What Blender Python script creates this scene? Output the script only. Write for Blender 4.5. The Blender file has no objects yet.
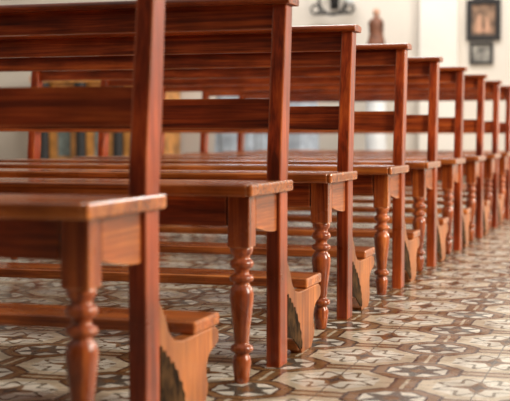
import bpy, bmesh, math, random
from mathutils import Vector, Matrix
random.seed(3)
S = bpy.context.scene
COL = S.collection
try:
    S.view_settings.view_transform = 'Standard'
    S.view_settings.look = 'None'
except Exception: pass

# ---------------- materials ----------------
def newmat(name):
    m = bpy.data.materials.new(name); m.use_nodes = True
    nt = m.node_tree; nt.nodes.clear()
    out = nt.nodes.new('ShaderNodeOutputMaterial'); b = nt.nodes.new('ShaderNodeBsdfPrincipled')
    nt.links.new(b.outputs[0], out.inputs[0])
    return m, nt, b

def wood(name, axis, dark, mid, light, rough=0.3, coat=0.45, edge=(.58,.21,.055)):
    m, nt, b = newmat(name)
    N = nt.nodes.new; L = nt.links.new
    tc = N('ShaderNodeTexCoord'); oi = N('ShaderNodeObjectInfo')
    mu = N('ShaderNodeVectorMath'); mu.operation = 'SCALE'
    cx = N('ShaderNodeCombineXYZ'); L(oi.outputs['Random'], cx.inputs[0]); L(oi.outputs['Random'], cx.inputs[2]); cx.inputs[1].default_value = .3
    L(cx.outputs[0], mu.inputs[0]); mu.inputs['Scale'].default_value = 13
    def grain(across, along, det, rgh, dist):
        mp = N('ShaderNodeMapping'); sc = [across]*3; sc['XYZ'.index(axis)] = along
        mp.inputs['Scale'].default_value = sc
        ad = N('ShaderNodeVectorMath'); ad.operation = 'ADD'
        L(tc.outputs['Object'], mp.inputs[0]); L(mp.outputs[0], ad.inputs[0]); L(mu.outputs[0], ad.inputs[1])
        n = N('ShaderNodeTexNoise'); n.inputs['Scale'].default_value = 1.0; n.inputs['Detail'].default_value = det; n.inputs['Roughness'].default_value = rgh; n.inputs['Distortion'].default_value = dist
        L(ad.outputs[0], n.inputs['Vector']); return n
    n1 = grain(34, 1.5, 6, .65, .7)
    nf = grain(190, 5, 3, .6, .2)
    mxn = N('ShaderNodeMath'); mxn.operation='MULTIPLY_ADD'; L(nf.outputs['Fac'], mxn.inputs[0]); mxn.inputs[1].default_value=.45
    sub = N('ShaderNodeMath'); sub.operation='SUBTRACT'; L(n1.outputs['Fac'], sub.inputs[0]); sub.inputs[1].default_value=.225
    L(sub.outputs[0], mxn.inputs[2])
    r = N('ShaderNodeValToRGB'); L(mxn.outputs[0], r.inputs[0])
    e = r.color_ramp.elements; e[0].position = .33; e[0].color = (*dark, 1); e[1].position = .70; e[1].color = (*light, 1)
    k = r.color_ramp.elements.new(.5); k.color = (*mid, 1)
    n2 = N('ShaderNodeTexNoise'); n2.inputs['Scale'].default_value = 6; n2.inputs['Detail'].default_value = 4
    L(tc.outputs['Object'], n2.inputs['Vector'])
    mr = N('ShaderNodeMapRange'); L(n2.outputs['Fac'], mr.inputs[0]); mr.inputs[1].default_value = .3; mr.inputs[2].default_value = .7; mr.inputs[3].default_value = .65; mr.inputs[4].default_value = 1.45
    vm = N('ShaderNodeVectorMath'); vm.operation = 'SCALE'; L(r.outputs[0], vm.inputs[0]); L(mr.outputs[0], vm.inputs['Scale'])
    # worn lighter edges
    bv = N('ShaderNodeBevel'); bv.samples = 4; bv.inputs['Radius'].default_value = .006
    g = N('ShaderNodeNewGeometry')
    dt = N('ShaderNodeVectorMath'); dt.operation='DOT_PRODUCT'; L(bv.outputs[0], dt.inputs[0]); L(g.outputs['Normal'], dt.inputs[1])
    em = N('ShaderNodeMapRange'); L(dt.outputs['Value'], em.inputs[0]); em.inputs[1].default_value=1.0; em.inputs[2].default_value=.86; em.inputs[3].default_value=0; em.inputs[4].default_value=1
    wn = N('ShaderNodeMapRange'); L(n2.outputs['Fac'], wn.inputs[0]); wn.inputs[1].default_value=.38; wn.inputs[2].default_value=.60; wn.inputs[3].default_value=.15; wn.inputs[4].default_value=.9
    mm = N('ShaderNodeMath'); mm.operation='MULTIPLY'; L(em.outputs[0], mm.inputs[0]); L(wn.outputs[0], mm.inputs[1])
    mx = N('ShaderNodeMix'); mx.data_type='RGBA'; L(mm.outputs[0], mx.inputs[0]); L(vm.outputs[0], mx.inputs[6]); mx.inputs[7].default_value=(*edge,1)
    L(mx.outputs[2], b.inputs['Base Color'])
    mr2 = N('ShaderNodeMapRange'); L(n2.outputs['Fac'], mr2.inputs[0]); mr2.inputs[3].default_value = rough-.10; mr2.inputs[4].default_value = rough+.16
    L(mr2.outputs[0], b.inputs['Roughness'])
    b.inputs['Coat Weight'].default_value = coat; b.inputs['Coat Roughness'].default_value = .12
    b.inputs['Specular IOR Level'].default_value = .3
    bp = N('ShaderNodeBump'); bp.inputs['Strength'].default_value = .18; bp.inputs['Distance'].default_value = .002
    L(mxn.outputs[0], bp.inputs['Height']); L(bp.outputs[0], b.inputs['Normal'])
    return m
W_X = wood('mahogany_along_x','X',(.07,.010,.003),(.22,.033,.006),(.47,.10,.016))
W_Z = wood('mahogany_along_z','Z',(.10,.012,.003),(.27,.034,.006),(.46,.085,.013))
W_Y = wood('mahogany_along_y','Y',(.16,.032,.008),(.31,.072,.014),(.50,.15,.032))
W_SEAT = wood('seat_wood','X',(.16,.030,.007),(.38,.092,.016),(.62,.20,.04),rough=.24,coat=.6,edge=(.66,.28,.09))
W_LEG = wood('turned_leg_wood','Z',(.13,.020,.005),(.31,.060,.010),(.52,.14,.026),rough=.25,coat=.6)
W_BR = wood('bracket_wood','Z',(.17,.043,.010),(.33,.098,.022),(.48,.17,.042),rough=.35,coat=.25)

def plain(name, c, rough=.6, nscale=8, var=.15, metallic=0, c2=None):
    m, nt, b = newmat(name)
    N = nt.nodes.new; L = nt.links.new
    tc = N('ShaderNodeTexCoord'); n = N('ShaderNodeTexNoise'); n.inputs['Scale'].default_value = nscale; n.inputs['Detail'].default_value = 4
    L(tc.outputs['Object'], n.inputs['Vector'])
    r = N('ShaderNodeValToRGB'); L(n.outputs['Fac'], r.inputs[0])
    r.color_ramp.elements[0].position=.35; r.color_ramp.elements[1].position=.65
    r.color_ramp.elements[0].color = (*[v*(1-var) for v in c],1)
    r.color_ramp.elements[1].color = (*(c2 if c2 else [min(1,v*(1+var)) for v in c]),1)
    L(r.outputs[0], b.inputs['Base Color']); b.inputs['Roughness'].default_value = rough; b.inputs['Metallic'].default_value = metallic
    return m
M_WALL = plain('cream_plaster',(.58,.53,.47),.8,1.5,.05)
M_WALL2 = plain('pale_plaster',(.65,.61,.56),.8,1.5,.05)
M_FRONTW = plain('brown_unseen_wall',(.16,.10,.07),.7,3,.2)  # for the added unseen wall; brown so that reflections stay dark
M_DARK = plain('dark_patch_mottled',(.016,.010,.006),.9,30,.3,0,(.09,.045,.018))  # mottled near-black to brown, for the patch on the bracket
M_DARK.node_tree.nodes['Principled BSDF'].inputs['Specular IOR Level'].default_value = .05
M_IRON = plain('black_iron',(.012,.010,.010),.5,20,.3)
M_MARB_O = plain('ochre_marble',(.58,.25,.06),.3,6,.4)
M_MARB_G = plain('green_grey_marble',(.15,.18,.165),.3,6,.5)
M_MARB_W = plain('white_marble',(.62,.64,.66),.3,3,.1)
M_ROBE = plain('brown_robe',(.13,.045,.02),.6,14,.3)
M_SKIN = plain('painted_skin',(.40,.22,.14),.6,14,.1)
M_BLUE = plain('blue_cloth',(.30,.34,.40),.8,8,.2)
M_PAINT1 = plain('oil_painting',(.07,.05,.04),.4,9,.5,0,(.28,.17,.11))
M_PAINT2 = plain('print_grey',(.13,.12,.11),.5,9,.5,0,(.34,.32,.28))
M_BASE = plain('baseboard_brown',(.20,.12,.08),.5,5,.2)

# floor tile
def floor_mat():
    m, nt, b = newmat('patterned_cement_tiles')
    Nn = nt.nodes.new; L = nt.links.new
    def M(op, a, c=None, d=None):
        n = Nn('ShaderNodeMath'); n.operation = op
        for i, v in enumerate((a, c, d)):
            if v is None: continue
            if isinstance(v, (int, float)): n.inputs[i].default_value = v
            else: L(v, n.inputs[i])
        return n.outputs[0]
    geo = Nn('ShaderNodeNewGeometry')
    nw = Nn('ShaderNodeTexNoise'); nw.inputs['Scale'].default_value = 30; L(geo.outputs['Position'], nw.inputs['Vector'])
    vs = Nn('ShaderNodeVectorMath'); vs.operation='MULTIPLY_ADD'; L(nw.outputs['Color'], vs.inputs[0]); vs.inputs[1].default_value=(.010,.010,0); L(geo.outputs['Position'], vs.inputs[2])
    sp = Nn('ShaderNodeSeparateXYZ'); L(vs.outputs[0], sp.inputs[0])
    T = .33
    X = M('DIVIDE', sp.outputs[0], T); Y = M('DIVIDE', sp.outputs[1], T)
    def cell(off):
        u = M('SUBTRACT', M('FRACT', M('ADD', X, off)), .5); v = M('SUBTRACT', M('FRACT', M('ADD', Y, off)), .5)
        return u, v
    def octd(u, v):
        au = M('ABSOLUTE', u); av = M('ABSOLUTE', v)
        return M('MAXIMUM', M('MAXIMUM', au, av), M('MULTIPLY', M('ADD', au, av), .7071))
    def petal(u, v, n, amp):
        r = M('SQRT', M('ADD', M('MULTIPLY', u, u), M('MULTIPLY', v, v)))
        th = M('ARCTAN2', v, u)
        return M('MULTIPLY', r, M('ADD', 1.0, M('MULTIPLY', M('COSINE', M('MULTIPLY', th, n)), amp)))
    u, v = cell(0.0); uc, vc = cell(.5)
    oc = octd(uc, vc); o0 = octd(u, v)
    lt = lambda a, c: M('LESS_THAN', a, c)
    gt = lambda a, c: M('GREATER_THAN', a, c)
    both = lambda a, c: M('MULTIPLY', a, c)
    CREAM=(.60,.50,.36,1); WHITE=(.76,.71,.61,1); TAN=(.24,.125,.05,1); BROWN=(.035,.016,.009,1); GREY=(.10,.09,.07,1); OLIVE=(.17,.14,.09,1)
    def mix(fac, a, c):
        n = Nn('ShaderNodeMix'); n.data_type = 'RGBA'; L(fac, n.inputs[0])
        for i, w in ((6, a), (7, c)):
            if isinstance(w, tuple): n.inputs[i].default_value = w
            else: L(w, n.inputs[i])
        return n.outputs[2]
    col = mix(lt(o0, .30), CREAM, WHITE)
    st = petal(u, v, 8, .22)
    col = mix(both(lt(st, .25), gt(st, .21)), col, OLIVE)
    pe = petal(u, v, 4, -.35)
    col = mix(lt(pe, .115), col, TAN)
    col = mix(lt(pe, .055), col, BROWN)
    band = M('MINIMUM', M('ABSOLUTE', uc), M('ABSOLUTE', vc))
    col = mix(lt(band, .095), col, BROWN)
    col = mix(lt(band, .074), col, TAN)
    col = mix(lt(band, .014), col, CREAM)
    col = mix(lt(oc, .325), col, BROWN)
    col = mix(lt(oc, .30), col, TAN)
    col = mix(lt(oc, .23), col, BROWN)
    col = mix(lt(oc, .21), col, WHITE)
    ro = petal(uc, vc, 6, .3)
    col = mix(lt(ro, .15), col, GREY)
    col = mix(lt(ro, .05), col, TAN)
    j = M('MINIMUM', M('ABSOLUTE', u), M('ABSOLUTE', v))
    col = mix(lt(j, .005), col, GREY)
    n = Nn('ShaderNodeTexNoise'); n.inputs['Scale'].default_value = 9; n.inputs['Detail'].default_value = 6
    L(geo.outputs['Position'], n.inputs['Vector'])
    mr = Nn('ShaderNodeMapRange'); L(n.outputs['Fac'], mr.inputs[0]); mr.inputs[1].default_value=.3; mr.inputs[2].default_value=.7; mr.inputs[3].default_value = .72; mr.inputs[4].default_value = 1.1
    sc = Nn('ShaderNodeVectorMath'); sc.operation = 'SCALE'; L(col, sc.inputs[0]); L(mr.outputs[0], sc.inputs['Scale'])
    L(sc.outputs[0], b.inputs['Base Color'])
    mr2 = Nn('ShaderNodeMapRange'); L(n.outputs['Fac'], mr2.inputs[0]); mr2.inputs[1].default_value=.3; mr2.inputs[2].default_value=.7; mr2.inputs[3].default_value = .14; mr2.inputs[4].default_value = .36
    L(mr2.outputs[0], b.inputs['Roughness'])
    b.inputs['Specular IOR Level'].default_value = .32
    return m
M_FLOOR = floor_mat()

# ---------------- mesh helpers ----------------
def finish(bm, name, mat, bevel=0, seg=2, smooth=False):
    me = bpy.data.meshes.new(name)
    if bevel > 0:
        es = [e for e in bm.edges if len(e.link_faces) == 2 and e.calc_face_angle(0) > .6]
        bmesh.ops.bevel(bm, geom=es, offset=bevel, segments=seg, affect='EDGES', profile=.5, clamp_overlap=True)
    bmesh.ops.recalc_face_normals(bm, faces=bm.faces)
    bm.to_mesh(me); bm.free()
    me.materials.append(mat)
    for p in me.polygons: p.use_smooth = smooth
    o = bpy.data.objects.new(name, me); COL.objects.link(o)
    return o
def add_box(bm, x0, x1, y0, y1, z0, z1):
    r = bmesh.ops.create_cube(bm, size=1)
    for v in r['verts']:
        v.co = Vector(((x0+x1)/2+v.co.x*(x1-x0), (y0+y1)/2+v.co.y*(y1-y0), (z0+z1)/2+v.co.z*(z1-z0)))
    return r['verts']
def boxes(name, lst, mat, bevel=.003, seg=2):
    bm = bmesh.new()
    for b in lst: add_box(bm, *b)
    return finish(bm, name, mat, bevel, seg)
def prism_x(name, poly, x0, x1, mat, bevel=.002, seg=2):
    bm = bmesh.new()
    vs = [bm.verts.new((x0, y, z)) for y, z in poly]
    f = bm.faces.new(vs)
    r = bmesh.ops.extrude_face_region(bm, geom=[f])
    for g in r['geom']:
        if isinstance(g, bmesh.types.BMVert): g.co.x = x1
    return finish(bm, name, mat, bevel, seg)
def add_lathe(bm, prof, cx, cy, n=28):
    rings = []
    for z, r in prof:
        rings.append([bm.verts.new((cx+r*math.cos(2*math.pi*i/n), cy+r*math.sin(2*math.pi*i/n), z)) for i in range(n)])
    for a, c in zip(rings, rings[1:]):
        for i in range(n):
            f = bm.faces.new((a[i], a[(i+1) % n], c[(i+1) % n], c[i])); f.smooth = True
    bm.faces.new(rings[0][::-1]); bm.faces.new(rings[-1])
def spline(pts, sub=5):
    out = []
    P = [pts[0]]+pts+[pts[-1]]
    for i in range(1, len(P)-2):
        for k in range(sub):
            t = k/sub
            a, b, c, d = P[i-1], P[i], P[i+1], P[i+2]
            out.append(tuple(.5*((2*b[j])+(-a[j]+c[j])*t+(2*a[j]-5*b[j]+4*c[j]-d[j])*t*t+(-a[j]+3*b[j]-3*c[j]+d[j])*t**3) for j in range(2)))
    out.append(pts[-1]); return out
def empty(name, loc, label, cat, group=None):
    e = bpy.data.objects.new(name, None); e.empty_display_size = .1; e.location = loc; COL.objects.link(e)
    e['label'] = label; e['category'] = cat
    if group: e['group'] = group
    return e

# ---------------- pew (local origin: floor, outer end, rear face of post) ----------------
LEN = 1.94
ZS = .457   # seat top
def post(x0, x1):
    poly = [(0,0),(0,.44),(.004,.50),(.043,.886),(-.014,.886),(-.064,.50),(-.068,.44),(-.068,0)]
    return prism_x('back_post', poly, x0, x1, W_Z, .004)
def leg(cx, cy):
    w = .026
    bm = bmesh.new()
    add_box(bm, cx-w, cx+w, cy-w, cy+w, .312, ZS-.027)
    bmesh.ops.bevel(bm, geom=list(bm.edges), offset=.003, segments=2, affect='EDGES', profile=.5)
    prof = [(0,.013),(.006,.017),(.03,.020),(.05,.0225),(.062,.020),(.066,.0165),(.070,.0175),(.073,.0245),(.080,.0275),(.087,.0245),(.090,.018),(.094,.0165),
            (.10,.0175),(.13,.0205),(.16,.0240),(.19,.0275),(.205,.0280),(.218,.0255),(.226,.019),(.229,.0175),(.232,.019),(.235,.0255),(.241,.0285),(.247,.0255),(.250,.018),(.256,.0165),
            (.262,.0185),(.266,.025),(.274,.0285),(.282,.025),(.285,.0195),(.292,.019),(.297,.0235),(.305,.026),(.314,.026)]
    add_lathe(bm, prof, cx, cy)
    o = finish(bm, 'turned_leg', W_LEG)
    for p in o.data.polygons:
        if abs(p.normal.z) < .98 and p.center.z < .311: p.use_smooth = True
    return o
def bracket(x0, x1):
    pts = [(.0,.250),(.012,.250),(.03,.225),(.055,.190),(.085,.170),(.13,.163),(.325,.163)]
    low = spline([(.342,.155),(.350,.138),(.338,.124),(.305,.116),(.280,.102),(.270,.080),(.276,.055),(.278,.035),(.262,.014),(.245,.0)],4)
    inner = spline([(.150,.0),(.135,.02),(.12,.012),(.09,.03),(.055,.05),(.0,.06)],3)
    return prism_x('kneeler_bracket', pts+low+inner, x0, x1, W_BR, .003)
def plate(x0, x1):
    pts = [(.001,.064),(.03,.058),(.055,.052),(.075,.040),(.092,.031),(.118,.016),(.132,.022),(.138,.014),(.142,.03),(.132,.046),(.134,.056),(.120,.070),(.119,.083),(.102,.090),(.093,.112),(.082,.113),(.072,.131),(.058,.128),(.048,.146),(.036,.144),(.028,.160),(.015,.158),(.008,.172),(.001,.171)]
    return prism_x('bracket_dark_patch', pts, x0, x1, M_DARK, 0)  # irregular thin dark patch over the bracket's lower outer face

def build_pew():
    P = []
    P.append(post(-.036, 0)); P.append(post(-LEN, -LEN+.036))
    P.append(prism_x('top_rail', [(.003,.828),(.029,.828),(.035,.888),(.009,.888)], -LEN+.034, -.034, W_X, .003))
    cap = spline([(-.030,.886),(-.036,.893),(-.032,.902),(-.015,.906),(.04,.906),(.058,.903),(.062,.895),(.056,.886)],3)
    P.append(prism_x('cap_rail', cap, -LEN-.014, .012, W_X, .0015))
    P.append(prism_x('back_rail', [(-.035,.582),(-.011,.582),(-.003,.656),(-.027,.656)], -LEN+.034, -.034, W_X, .004))
    bm = bmesh.new()
    zb = ZS-.028
    add_box(bm, -LEN-.002, .002, -.345, -.252, zb, ZS)
    add_box(bm, -LEN-.002, .002, -.249, -.190, zb, ZS)
    add_box(bm, -LEN-.002, .002, -.187, -.129, zb, ZS)
    add_box(bm, -LEN-.002, .002, -.126, -.0690, zb, ZS)
    add_box(bm, .0005, .014, -.345, .004, zb, ZS)
    add_box(bm, -LEN-.014, -LEN-.0005, -.345, .004, zb, ZS)
    P.append(finish(bm, 'seat', W_SEAT, .006, 3))
    za = zb+.001
    P.append(prism_x('front_apron', [(-.296,.360),(-.273,.360),(-.273,za),(-.296,za)], -LEN+.062, -.062, W_X, .003))
    P.append(prism_x('rear_apron', [(-.066,.345),(-.042,.345),(-.042,za),(-.066,za)], -LEN+.037, -.037, W_X, .003))
    sa = [(-.244,za),(-.244,.355)]+[(-.244+.174*t/8, .355-.02*math.sin(math.pi*t/16)) for t in range(1,9)]+[(-.070,za)]
    P.append(prism_x('side_apron', sa, -.034, -.008, W_Y, .003))
    P.append(prism_x('side_apron', sa, -LEN+.008, -LEN+.034, W_Y, .003))
    P.append(leg(-.034, -.27)); P.append(leg(-LEN+.034, -.27))
    P.append(bracket(-.034, -.002)); P.append(bracket(-LEN+.002, -LEN+.034))
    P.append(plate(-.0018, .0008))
    P.append(boxes('kneeler_board', [(-LEN+.0, -.0, .195, .350, .1635, .190)], W_SEAT, .006, 3))
    return P
parts = build_pew()
PITCH = .81; Y1 = 2.16; NP = 10
GRP = 'row of wooden church pews'
first = empty('church_pew', (-.022, Y1, 0), 'varnished mahogany church pew with turned legs, first of the row', 'pew', GRP)
for p in parts: p.parent = first
for k in range(1, NP):
    dx = {1:0, 2:-.020, 3:-.003}.get(k, random.uniform(-.006,.004)); dy = {1:0,2:.02,3:.03}.get(k, .02+random.uniform(-.008,.008))
    e = empty('church_pew', (dx, Y1+PITCH*k+dy, 0), 'varnished mahogany church pew with turned legs on patterned tiles', 'pew', GRP)
    for p in parts:
        c = p.copy(); c.parent = e; COL.objects.link(c)

# ---------------- setting ----------------
def struct(o):
    o['kind'] = 'structure'; return o
YB = 14.2
bm = bmesh.new(); add_box(bm, -8, 5, -3, YB, -.1, 0); struct(finish(bm, 'floor', M_FLOOR))
bm = bmesh.new(); add_box(bm, -8.2, 5.2, YB, YB+.2, -.1, 5); struct(finish(bm, 'wall_back', M_WALL))
bm = bmesh.new(); add_box(bm, -8.2, -8, -3, YB, -.1, 5); struct(finish(bm, 'wall_left', M_WALL2))
bm = bmesh.new(); add_box(bm, 5, 5.2, -3, YB, -.1, 5); struct(finish(bm, 'wall_right', M_WALL2))
bm = bmesh.new(); add_box(bm, -8.2, 5.2, -3.2, -3, -.1, 5); struct(finish(bm, 'wall_front_unseen', M_FRONTW))  # unseen wall added behind the camera to darken reflections in the varnish
struct(boxes('baseboard_back', [(-8, 5, YB-.03, YB, 0, .14)], M_BASE, .005))
struct(boxes('trim_1', [(-1.55, -1.12, YB-.10, YB, .14, 5)], M_WALL2, .01))

def frame(label, x, z, w, h, fw, mf, mp, arch):
    e = empty('framed_picture', (x, YB, z-h/2), label, 'picture')
    bm = bmesh.new()
    for b in [(-w/2,w/2,-.035,-.001,0,fw),(-w/2,w/2,-.035,-.001,h-fw,h),(-w/2,-w/2+fw,-.035,-.001,fw,h-fw),(w/2-fw,w/2,-.035,-.001,fw,h-fw)]:
        add_box(bm, *b)
    f = finish(bm, 'frame', mf, .006)
    p = boxes('painting', [(-w/2+fw, w/2-fw, -.018, -.010, fw, h-fw)], mp, 0)
    ch = [f, p]
    if arch:
        bm = bmesh.new()
        pts = [(math.cos(math.pi-math.pi*t/10)*.6*w/2, h+math.sin(math.pi*t/10)*.09) for t in range(11)]
        vs = [bm.verts.new((a,-.03,c)) for a,c in pts]
        ff = bm.faces.new(vs); r = bmesh.ops.extrude_face_region(bm, geom=[ff])
        for g in r['geom']:
            if isinstance(g, bmesh.types.BMVert): g.co.y = -.004
        ch.append(finish(bm, 'carved_crest', mf, .004))
        bm = bmesh.new()
        for fx, s in ((-.05,1.0),(.04,.85)):
            add_lathe(bm, [(fw+.03,.045*s),(fw+.12*s,.03*s),(fw+.19*s,.018*s),(fw+.20*s,.022*s),(fw+.235*s,.015*s)], fx, 0, 10)
        for v_ in bm.verts: v_.co.y = -.020+v_.co.y*.04
        ch.append(finish(bm, 'painted_figures', M_SKIN))
    for c in ch: c.parent = e
    return e
frame('dark ornate carved-frame devotional painting on cream wall', -.84, 1.86, .38, .46, .06, M_IRON, M_PAINT1, True)
frame('small dark-framed print on cream wall', -.86, 1.49, .26, .25, .032, M_IRON, M_PAINT2, False)

e = empty('pedestal', (-1.97, 13.75, 0), 'pale marble pedestal carrying a small statue', 'pedestal')
bm = bmesh.new(); add_lathe(bm, [(0,.2),(.08,.2),(.1,.15),(.2,.12),(1.3,.11),(1.38,.14),(1.4,.18),(1.47,.18)], 0, 0, 24)
o = finish(bm, 'pedestal_column', M_MARB_W); o.parent = e
e = empty('saint_statue', (-1.97, 13.75, 1.47), 'small brown robed saint statue standing on a pedestal', 'statue')
bm = bmesh.new(); add_lathe(bm, spline([(0,.12),(.1,.11),(.22,.08),(.32,.085),(.38,.07),(.41,.03),(.42,.022)],3), 0, 0, 20)
for s in (-1,1):
    r = bmesh.ops.create_uvsphere(bm, u_segments=12, v_segments=8, radius=.03)
    for v_ in r['verts']: v_.co = Vector((s*(.075+v_.co.z*.2), -.03+v_.co.y*1.4, .30+v_.co.z*2.6))
o = finish(bm, 'robe', M_ROBE, smooth=True); o.parent = e
bm = bmesh.new(); r = bmesh.ops.create_uvsphere(bm, u_segments=16, v_segments=10, radius=.04)
for v_ in r['verts']: v_.co = Vector((v_.co.x, v_.co.y, .462+v_.co.z*1.25))
o = finish(bm, 'head', M_SKIN, smooth=True); o.parent = e

e = empty('wall_sconce', (-2.55, YB, 2.0), 'black wrought-iron wall sconce with white glass globe', 'lamp')
bm = bmesh.new()
def torus(bm, R, r, c, n=32, m=8):
    rings=[]
    for i in range(n):
        a=2*math.pi*i/n
        rings.append([bm.verts.new((c[0]+(R+r*math.cos(2*math.pi*j/m))*math.cos(a), c[1]+r*math.sin(2*math.pi*j/m), c[2]+(R+r*math.cos(2*math.pi*j/m))*math.sin(a))) for j in range(m)])
    for i in range(n):
        for j in range(m):
            bm.faces.new((rings[i][j],rings[(i+1)%n][j],rings[(i+1)%n][(j+1)%m],rings[i][(j+1)%m]))
torus(bm, .16, .018, (0,-.12,.12)); torus(bm, .05, .014, (-.2,-.12,.02)); torus(bm,.05,.014,(.2,-.12,.02))
add_box(bm, -.012,.012,-.13,-.001,.10,.13); add_box(bm,-.2,.2,-.13,-.11,-.045,-.015); add_box(bm,-.05,.05,-.02,-.001,.03,.2)
o = finish(bm, 'iron_frame', M_IRON); o.parent = e
bm = bmesh.new(); r = bmesh.ops.create_uvsphere(bm, u_segments=16, v_segments=12, radius=.07)
for v_ in r['verts']: v_.co += Vector((.2,-.12,.13))
o = finish(bm, 'glass_globe', M_MARB_W, smooth=True); o.parent = e

e = empty('side_altar', (-5.25, 13.8, 0), 'marble side altar with ochre, dark and grey-green panels', 'altar')
def part(o): o.parent = e
part(boxes('altar_step', [(-1.0,1.0,-.5,.38,0,.18)], M_MARB_W, .01))
part(boxes('altar_body', [(-.8,.8,-.15,.38,.18,1.2)], M_MARB_O, .01))
part(boxes('altar_top', [(-.88,.88,-.26,.38,1.2,1.28)], M_MARB_O, .012))
for i in range(4):
    bm = bmesh.new()
    add_lathe(bm, [(.18,.08),(.25,.08),(.28,.065),(1.08,.06),(1.12,.08),(1.2,.08)], -.72+.48*i, -.21, 16)
    part(finish(bm, 'marble_column', M_IRON))
for i in range(3):
    part(boxes('inlaid_panel', [(-.56+.48*i,-.40+.48*i,-.17,-.149,.32,1.08)], M_MARB_G, .005))

e = empty('draped_table', (-3.1, 13.3, 0), 'table draped in pale blue cloth near the wall', 'table')
bm = bmesh.new()
n=60; W=.5; D=.3
top=[]; bot=[]
for i in range(n):
    a=2*math.pi*i/n
    ca,sa=math.cos(a),math.sin(a)
    k=1/max(abs(ca),abs(sa)); x=W*ca*k; y=D*sa*k
    top.append(bm.verts.new((x,y,1.0))); f=1+.05*math.sin(i*2.1)
    bot.append(bm.verts.new((x*f*1.03,y*f*1.08,.0)))
bm.faces.new(top)
for i in range(n): bm.faces.new((top[i],top[(i+1)%n],bot[(i+1)%n],bot[i]))
part(finish(bm,'cloth',M_BLUE))
part(boxes('table_top',[(-.47,.47,-.28,.28,.96,.995)],W_X,.003))

# ---------------- light ----------------
w = bpy.data.worlds.new('world'); S.world = w; w.use_nodes = True
w.node_tree.nodes['Background'].inputs[0].default_value = (1,.94,.86,1); w.node_tree.nodes['Background'].inputs[1].default_value = .50
def area(name, loc, target, sx, sy, power, col):
    l = bpy.data.lights.new(name, 'AREA'); l.shape='RECTANGLE'; l.size=sx; l.size_y=sy; l.energy=power; l.color=col
    o = bpy.data.objects.new(name, l); o.location=loc; COL.objects.link(o)
    o.rotation_euler = (Vector(target)-Vector(loc)).to_track_quat('-Z','Y').to_euler()
area('window_light', (4.6, 3, 2.4), (-1, 4.5, .3), 1.4, 2.2, 330, (1,.91,.78))
area('window_light', (4.6, 9, 2.6), (-1, 9, .3), 1.4, 2.4, 400, (1,.93,.82))
area('nave_light', (-1, 12.0, 4.6), (-1, 11.8, .5), 5, 2, 340, (1,.97,.93))

# ---------------- camera ----------------
cam = bpy.data.cameras.new('camera'); co = bpy.data.objects.new('camera', cam); COL.objects.link(co); S.camera = co
F = 1250
cam.sensor_width = 36; cam.lens = F/510*36; cam.clip_start=.05
yaw = math.atan(382/F); pitch = math.atan(64.5/F)
co.location = (.823, 0, .564)
co.rotation_euler = (math.pi/2-pitch, 0, yaw)
cam.dof.use_dof = True; cam.dof.focus_distance = 3.6; cam.dof.aperture_fstop = 4.2
